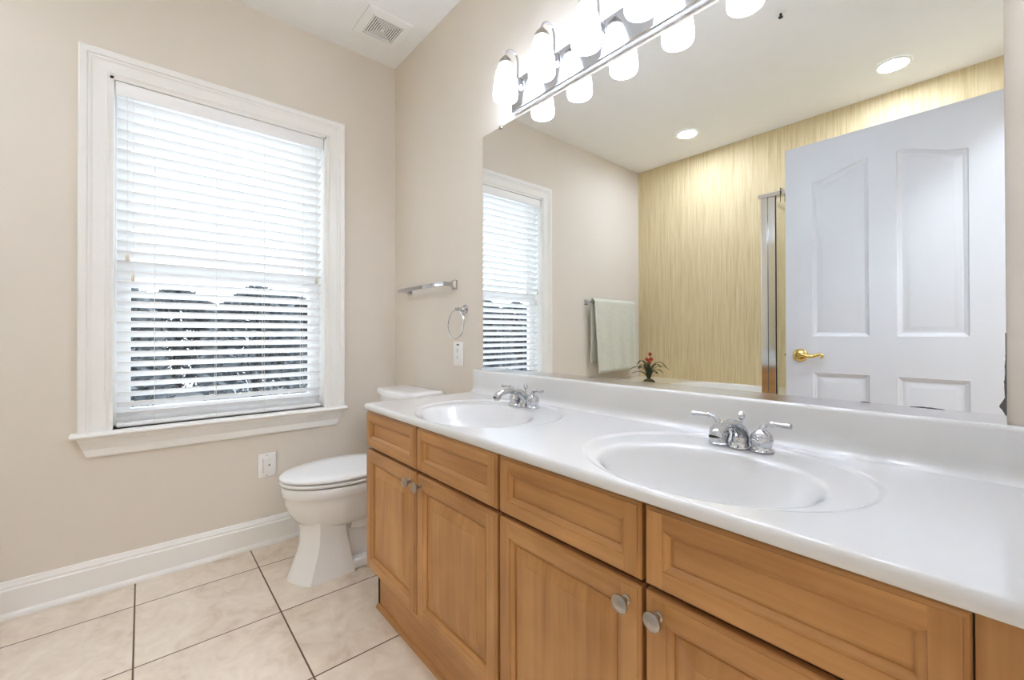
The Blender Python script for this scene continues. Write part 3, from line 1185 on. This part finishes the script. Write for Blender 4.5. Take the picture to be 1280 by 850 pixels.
# ------------------------------------------------------------------ ceiling vent, recessed lights, sprinkler
cv = thing('ceiling_vent', 'white square exhaust fan grille on the ceiling in the corner', 'vent', (.300, -.212, H))
b = MB()
z1 = H - .0005
vx0, vx1, vy0, vy1 = .178, .422, -.334, -.092


def sqring(mb, i0, i1, z0, z1_, zz0=None):
    a = [(vx0 + i0, vy0 + i0), (vx1 - i0, vy0 + i0), (vx1 - i0, vy1 - i0), (vx0 + i0, vy1 - i0)]
    c = [(vx0 + i1, vy0 + i1), (vx1 - i1, vy0 + i1), (vx1 - i1, vy1 - i1), (vx0 + i1, vy1 - i1)]
    rings = [[(x, y, z1_) for x, y in a], [(x, y, z0 + (zz0 or 0)) for x, y in a], [(x, y, z0) for x, y in c], [(x, y, z1_) for x, y in c]]
    rings.append(rings[0])
    mb.loft(rings, cap0=False, cap1=False)


sqring(b, 0, .040, z1 - .016, z1, .006)
b.build('frame', M['plastic'], cv)
b = MB(); b.box((vx0 + .036, vy0 + .036, z1 - .003), (vx1 - .036, vy1 - .036, z1))
b.build('opening', M['dark'], cv)
i0 = .0435
for k in range(6):
    b = MB(); sqring(b, i0, i0 + .0066, z1 - .0135, z1 - .0115)
    b.build('louver', M['plastic'], cv)
    i0 += .0112
b = MB(); b.box((vx0 + i0, vy0 + i0, z1 - .015), (vx1 - i0, vy1 - i0, z1 - .004))
b.build('center_plate', M['plastic'], cv)


def recessed(x, y, label):
    t = thing('recessed_light', label, 'light', (x, y, H), 'recessed ceiling lights')
    b = MB(); b.lathe([(.072, -.0005), (.072, -.004), (.076, -.007), (.088, -.006), (.093, -.0005)], (x, y, H), n=40, caps=False)
    b.build('trim_ring', M['trim'], t, smooth=True)
    b = MB(); b.lathe([(.073, -.002), (.060, -.0035), (.0005, -.004)], (x, y, H), n=40)
    b.build('diffuser', M['disc'], t, smooth=True)
    return t


recessed(.765, -2.25, 'lit recessed ceiling light over the tub, left one in the mirror')
recessed(2.047, -2.333, 'lit recessed ceiling light above the open door, right one in the mirror')
sp = thing('ceiling_sprinkler', 'small dark sprinkler head on the ceiling, seen in the mirror', 'sprinkler', (1.744, -1.315, H))
b = MB(); b.lathe([(.028, -.0005), (.028, -.003), (.010, -.006)], (1.744, -1.315, H), n=20)
b.build('escutcheon', M['trim'], sp, smooth=True)
b = MB(); b.lathe([(.006, -.004), (.006, -.022), (.011, -.024), (.011, -.027), (.001, -.028)], (1.744, -1.315, H), n=12)
b.build('nozzle', M['dark'], sp, smooth=True)

# ------------------------------------------------------------------ open door (seen in the mirror)
dr = bpy.data.objects.new('door_1', None)
COL.objects.link(dr); dr.location = (2.52, -1.37, 0)
tag(dr, 'white panelled door standing open, seen in the mirror', 'door', kind='structure')
DX0, DX1, DZ0, DZ1, DYF, DYK = 1.742, 2.518, .012, 2.037, -1.373, -1.408


def door_slab():
    mb = MB()
    pan = [(1.861, 2.083), (2.181, 2.403)]
    lows = (.24, .882)
    ups = (1.064, None)

    def topc(side, t):   # t 0 at the panel's outer edge, 1 at the inner edge (towards the door middle)
        return 1.838 + .056 * smooth(t)
    NS = 14
    for (fy, sgn) in ((DYF, 1), (DYK, -1)):
        def q(pts, mi=0):
            mb.add(pts, [tuple(range(len(pts)))], mi)
        xs = [DX0, pan[0][0], pan[0][1], pan[1][0], pan[1][1], DX1]
        for i in (0, 2, 4):
            q([(xs[i], fy, DZ0), (xs[i + 1], fy, DZ0), (xs[i + 1], fy, DZ1), (xs[i], fy, DZ1)])
        for side, (xa, xb) in enumerate(pan):
            q([(xa, fy, DZ0), (xb, fy, DZ0), (xb, fy, lows[0]), (xa, fy, lows[0])])
            q([(xa, fy, lows[1]), (xb, fy, lows[1]), (xb, fy, ups[0]), (xa, fy, ups[0])])
            tops_ = []
            for k in range(NS + 1):
                t = k / NS
                tt = t if side == 0 else 1 - t
                tops_.append((xa + (xb - xa) * t, topc(side, tt)))
            for k in range(NS):
                q([(tops_[k][0], fy, tops_[k][1]), (tops_[k + 1][0], fy, tops_[k + 1][1]), (tops_[k + 1][0], fy, DZ1), (tops_[k][0], fy, DZ1)])
            # moulded panel rings
            st = [(0, 0), (.003, .0035), (.010, .0055), (.016, .0085), (.020, .0088), (.024, .0085), (.040, .0035), (.043, .003)]

            def ring(i, d, z0, curve):
                y = fy - sgn * d
                pts = [(xa + i, y, z0 + i), (xb - i, y, z0 + i)]
                for k in range(NS, -1, -1):
                    t = k / NS
                    tt = t if side == 0 else 1 - t
                    z = (topc(side, tt) if curve else lows[1]) - i
                    pts.append((xa + i + (xb - xa - 2 * i) * t, y, z))
                return pts
            for z0, curve in ((lows[0], False), (ups[0], True)):
                rg = [ring(i, d, z0, curve) for i, d in st]
                mb.loft(rg, cap0=False, cap1=True)
    e = [(DX0, DZ0), (DX1, DZ0), (DX1, DZ1), (DX0, DZ1)]
    for k in range(4):
        (xa, za), (xb, zb_) = e[k], e[(k + 1) % 4]
        mb.add([(xa, DYF, za), (xb, DYF, zb_), (xb, DYK, zb_), (xa, DYK, za)], [(0, 1, 2, 3)])
    return mb


door_slab().build('door_slab', M['door'], dr, smooth=True, angle=20)
HX, HZ = 1.807, .967
b = MB()
b.lathe([(.033, 0), (.033, .003), (.030, .007), (.020, .011), (.013, .014), (.012, .038), (.014, .043)], (HX, DYF, HZ), axis='y', n=32)
hp = bez([(HX, DYF + .036, HZ), (HX + .02, DYF + .042, HZ + .002), (HX + .05, DYF + .042, HZ - .004), (HX + .075, DYF + .041, HZ + .002), (HX + .092, DYF + .039, HZ + .008), (HX + .103, DYF + .039, HZ + .002), (HX + .100, DYF + .039, HZ - .006), (HX + .094, DYF + .039, HZ - .003)], 7)
m_ = len(hp)
b.tube(hp, [.0105 - .006 * i / (m_ - 1) for i in range(m_)], n=14)
b.build('door_handle', M['brass'], dr, smooth=True, angle=50)
b = MB(); b.lathe([(.008, .0435), (.006, .046), (.0005, .0465)], (HX, DYF, HZ), axis='y', n=14)
b.build('lock_button', M['brass'], dr, smooth=True)
b = MB(); b.bbox((DX0 - .001, DYK + .008, HZ - .03), (DX0 + .004, DYF - .008, HZ + .03), .001)
b.tube([(DX0 - .010, (DYF + DYK) / 2, HZ), (DX0 + .006, (DYF + DYK) / 2, HZ)], .007, n=12)
b.build('latch', M['brass'], dr)
for z in (.25, 1.05, 1.82):
    b = MB(); b.tube([(DX1 + .006, DYK + .002, z - .045), (DX1 + .006, DYK + .002, z + .045)], .006, n=12)
    b.build('hinge', M['brass'], dr)

# ------------------------------------------------------------------ bathtub in its deck, shower
tub = thing('bathtub', 'cream tiled tub deck below the papered wall, seen in the mirror', 'bathtub', (.72, -2.22, 0))
TZ = .645
TX0, TX1, TY0, TY1 = .001, 1.468, YB + .001, -1.745
b = MB()
NT = 48
cx_, cy_, ax_, ay_ = 1.03, -2.22, .36, .30
hole = [(cx_ + ax_ * math.copysign(abs(math.cos(2 * pi * k / NT)) ** .7, math.cos(2 * pi * k / NT)), cy_ + ay_ * math.copysign(abs(math.sin(2 * pi * k / NT)) ** .7, math.sin(2 * pi * k / NT))) for k in range(NT)]
outer = []
for k in range(NT):
    c, s_ = math.cos(2 * pi * k / NT), math.sin(2 * pi * k / NT)
    # project direction from the basin centre to the deck rectangle
    tx = ((TX1 - cx_) / c if c > 1e-6 else (TX0 - cx_) / c if c < -1e-6 else 1e9)
    ty = ((TY1 - cy_) / s_ if s_ > 1e-6 else (TY0 - cy_) / s_ if s_ < -1e-6 else 1e9)
    t = min(tx, ty)
    outer.append((cx_ + c * t, cy_ + s_ * t))
for cxr, cyr in ((TX0, TY0), (TX1, TY0), (TX1, TY1), (TX0, TY1)):
    j = min(range(NT), key=lambda k: (outer[k][0] - cxr) ** 2 + (outer[k][1] - cyr) ** 2)
    outer[j] = (cxr, cyr)
b.loft([[(x, y, 0) for x, y in outer], [(x, y, TZ) for x, y in outer], [(x, y, TZ) for x, y in hole]], cap0=True, cap1=False)
b.build('deck', M['tub'], tub)
b = MB()
def sc_hole(s_, z):
    return [(cx_ + (x - cx_) * s_, cy_ + (y - cy_) * s_, z) for x, y in hole]
b.loft([sc_hole(1.07, TZ + .0005), sc_hole(1.07, TZ + .012), sc_hole(1.03, TZ + .016), sc_hole(.98, TZ + .010), sc_hole(.93, TZ - .06), sc_hole(.86, TZ - .3), sc_hole(.75, TZ - .42), sc_hole(.4, TZ - .44)], cap0=False)
b.build('basin', M['tub_in'], tub, smooth=True, angle=40)

se = thing('shower_enclosure', 'aluminium framed glass shower enclosure beside the tub, seen in the mirror', 'shower', (2.0, -1.80, 0))
SX0, SYF, SZT = 1.474, -1.80, 1.962
b = MB()
b.bbox((SX0 + .002, SYF - .05, .09), (SX0 + .040, SYF, SZT - .026), .002); b.bbox((SX0 + .042, SYF - .05, .09), (SX0 + .083, SYF - .004, SZT - .026), .003)
b.build('corner_post', M['alu'], se)
b = MB(); b.bbox((SX0 - .012, SYF - .055, SZT - .026), (XR - .002, SYF + .006, SZT), .003)
b.build('top_rail', M['alu'], se)
b = MB(); b.bbox((SX0 + .002, YB + .002, SZT - .024), (SX0 + .036, SYF - .056, SZT - .002), .003)
b.build('return_rail', M['alu'], se)
b = MB(); b.box((SX0 + .0835, SYF - .010, .09), (SX0 + .0885, SYF - .004, SZT - .028))
b.build('gasket', M['dark'], se)
b = MB(); b.box((SX0 + .088, SYF - .030, .10), (XR - .03, SYF - .024, SZT - .027))
b.build('front_glass', M['showerglass'], se)
b = MB(); b.box((SX0 + .012, YB + .003, .66), (SX0 + .018, SYF - .052, SZT - .026))
b.build('return_glass', M['showerglass'], se)
b = MB(); b.box((TX1 + .004, YB + .002, 0), (XR - .002, SYF + .03, .09)); b.box((TX1 + .004, YB + .003, .0), (SX0 + .036, SYF - .051, .655))
b.build('curb', M['tub'], se)
b = MB(); b.tube([(SX0 + .118, SYF + .012, SZT + .012), (SX0 + .118, SYF + .012, SZT - .075)], .0022, n=8)
b.tube([(SX0 + .118, SYF + .012, SZT + .011), (SX0 + .118, SYF - .07, SZT + .011), (SX0 + .118, SYF - .07, SZT - .06)], .0022, n=8)
hk = b.build('over_rail_hook', M['dark'], None)
tag(hk, 'thin dark hook hung over the shower top rail, seen in the mirror', 'hook')

# ------------------------------------------------------------------ flower on the tub deck
fl = thing('flowering_plant', 'small red orchid-like plant with dark strap leaves on the tub deck', 'plant', (.415, -2.225, TZ + .0006))
ox, oy, oz = fl.location
b = MB()
b.lathe([(.050, 0), (.052, .008), (.042, .022), (.024, .032), (.001, .036)], (ox, oy, oz), n=20)
b.build('root_mound', M['moss'], fl, smooth=True)
rnd = random.Random(3)
leafs = [(5, .17, .085), (32, .19, .075), (70, .14, .13), (118, .13, .12), (150, .20, .10), (178, .20, .06), (205, .19, .10), (235, .15, .13), (290, .16, .12), (330, .20, .11), (348, .18, .14), (192, .17, .145)]
for ang, L, hgt in leafs:
    a = R(ang)
    d = Vector((math.cos(a), math.sin(a), 0))
    s_ = Vector((-math.sin(a), math.cos(a), 0))
    rings = []
    b = MB()
    vs = []
    n = 12
    for k in range(n + 1):
        t = k / n
        c = Vector((ox, oy, oz + .02 + hgt * .5 * smooth(t * 4))) + d * (L * .86 * (t ** 1.1)) + Vector((0, 0, hgt * (1.0 * math.sin(min(1, t * 1.1) * pi * .55) - .62 * t * t)))
        wd = .0155 * (math.sin(pi * min(1, .12 + t * .88)) ** .6) + .0004
        vs += [c - s_ * wd, c + Vector((0, 0, -.003)), c + s_ * wd]
    fs = []
    for k in range(n):
        fs += [(3 * k, 3 * k + 1, 3 * k + 4, 3 * k + 3), (3 * k + 1, 3 * k + 2, 3 * k + 5, 3 * k + 4)]
    b.add(vs, fs)
    lo = b.build('leaf', M['leaf'], fl, smooth=True, angle=80)
    md = lo.modifiers.new('thick', 'SOLIDIFY'); md.thickness = .0016
b = MB()
stem = bez([(ox, oy, oz + .02), (ox + .004, oy + .004, oz + .11), (ox + .010, oy + .006, oz + .19), (ox + .014, oy + .006, oz + .245)], 5)
b.tube(stem, .003, n=8)
b.build('stem', M['leaf'], fl, smooth=True)
for fx, fy_, fz, s_ in ((.016, .0, .250, .021), (-.012, .012, .205, .018), (.036, .012, .208, .020), (.012, .02, .196, .021), (-.026, .012, .150, .018), (.024, .016, .178, .016)):
    b = MB()
    c = Vector((ox + fx, oy + fy_, oz + fz))
    for k in range(5):
        a = 2 * pi * k / 5 + fx * 50
        d = Vector((math.cos(a), .45, math.sin(a))).normalized()
        p = c + d * s_ * .6
        t2 = Vector((-math.sin(a), 0, math.cos(a)))
        b.add([c, p - t2 * s_ * .42, c + d * s_ * 1.15, p + t2 * s_ * .42, p + Vector((0, .004, 0))], [(0, 1, 4), (1, 2, 4), (2, 3, 4), (3, 0, 4)])
    b.tube([c, c + Vector((0, .008, 0))], [.004, .002], n=8)
    b.tube([c, Vector((ox + .010, oy + .006, oz + max(.12, fz - .03)))], .0013, n=6)
    fo = b.build('flower', M['petal'], fl)
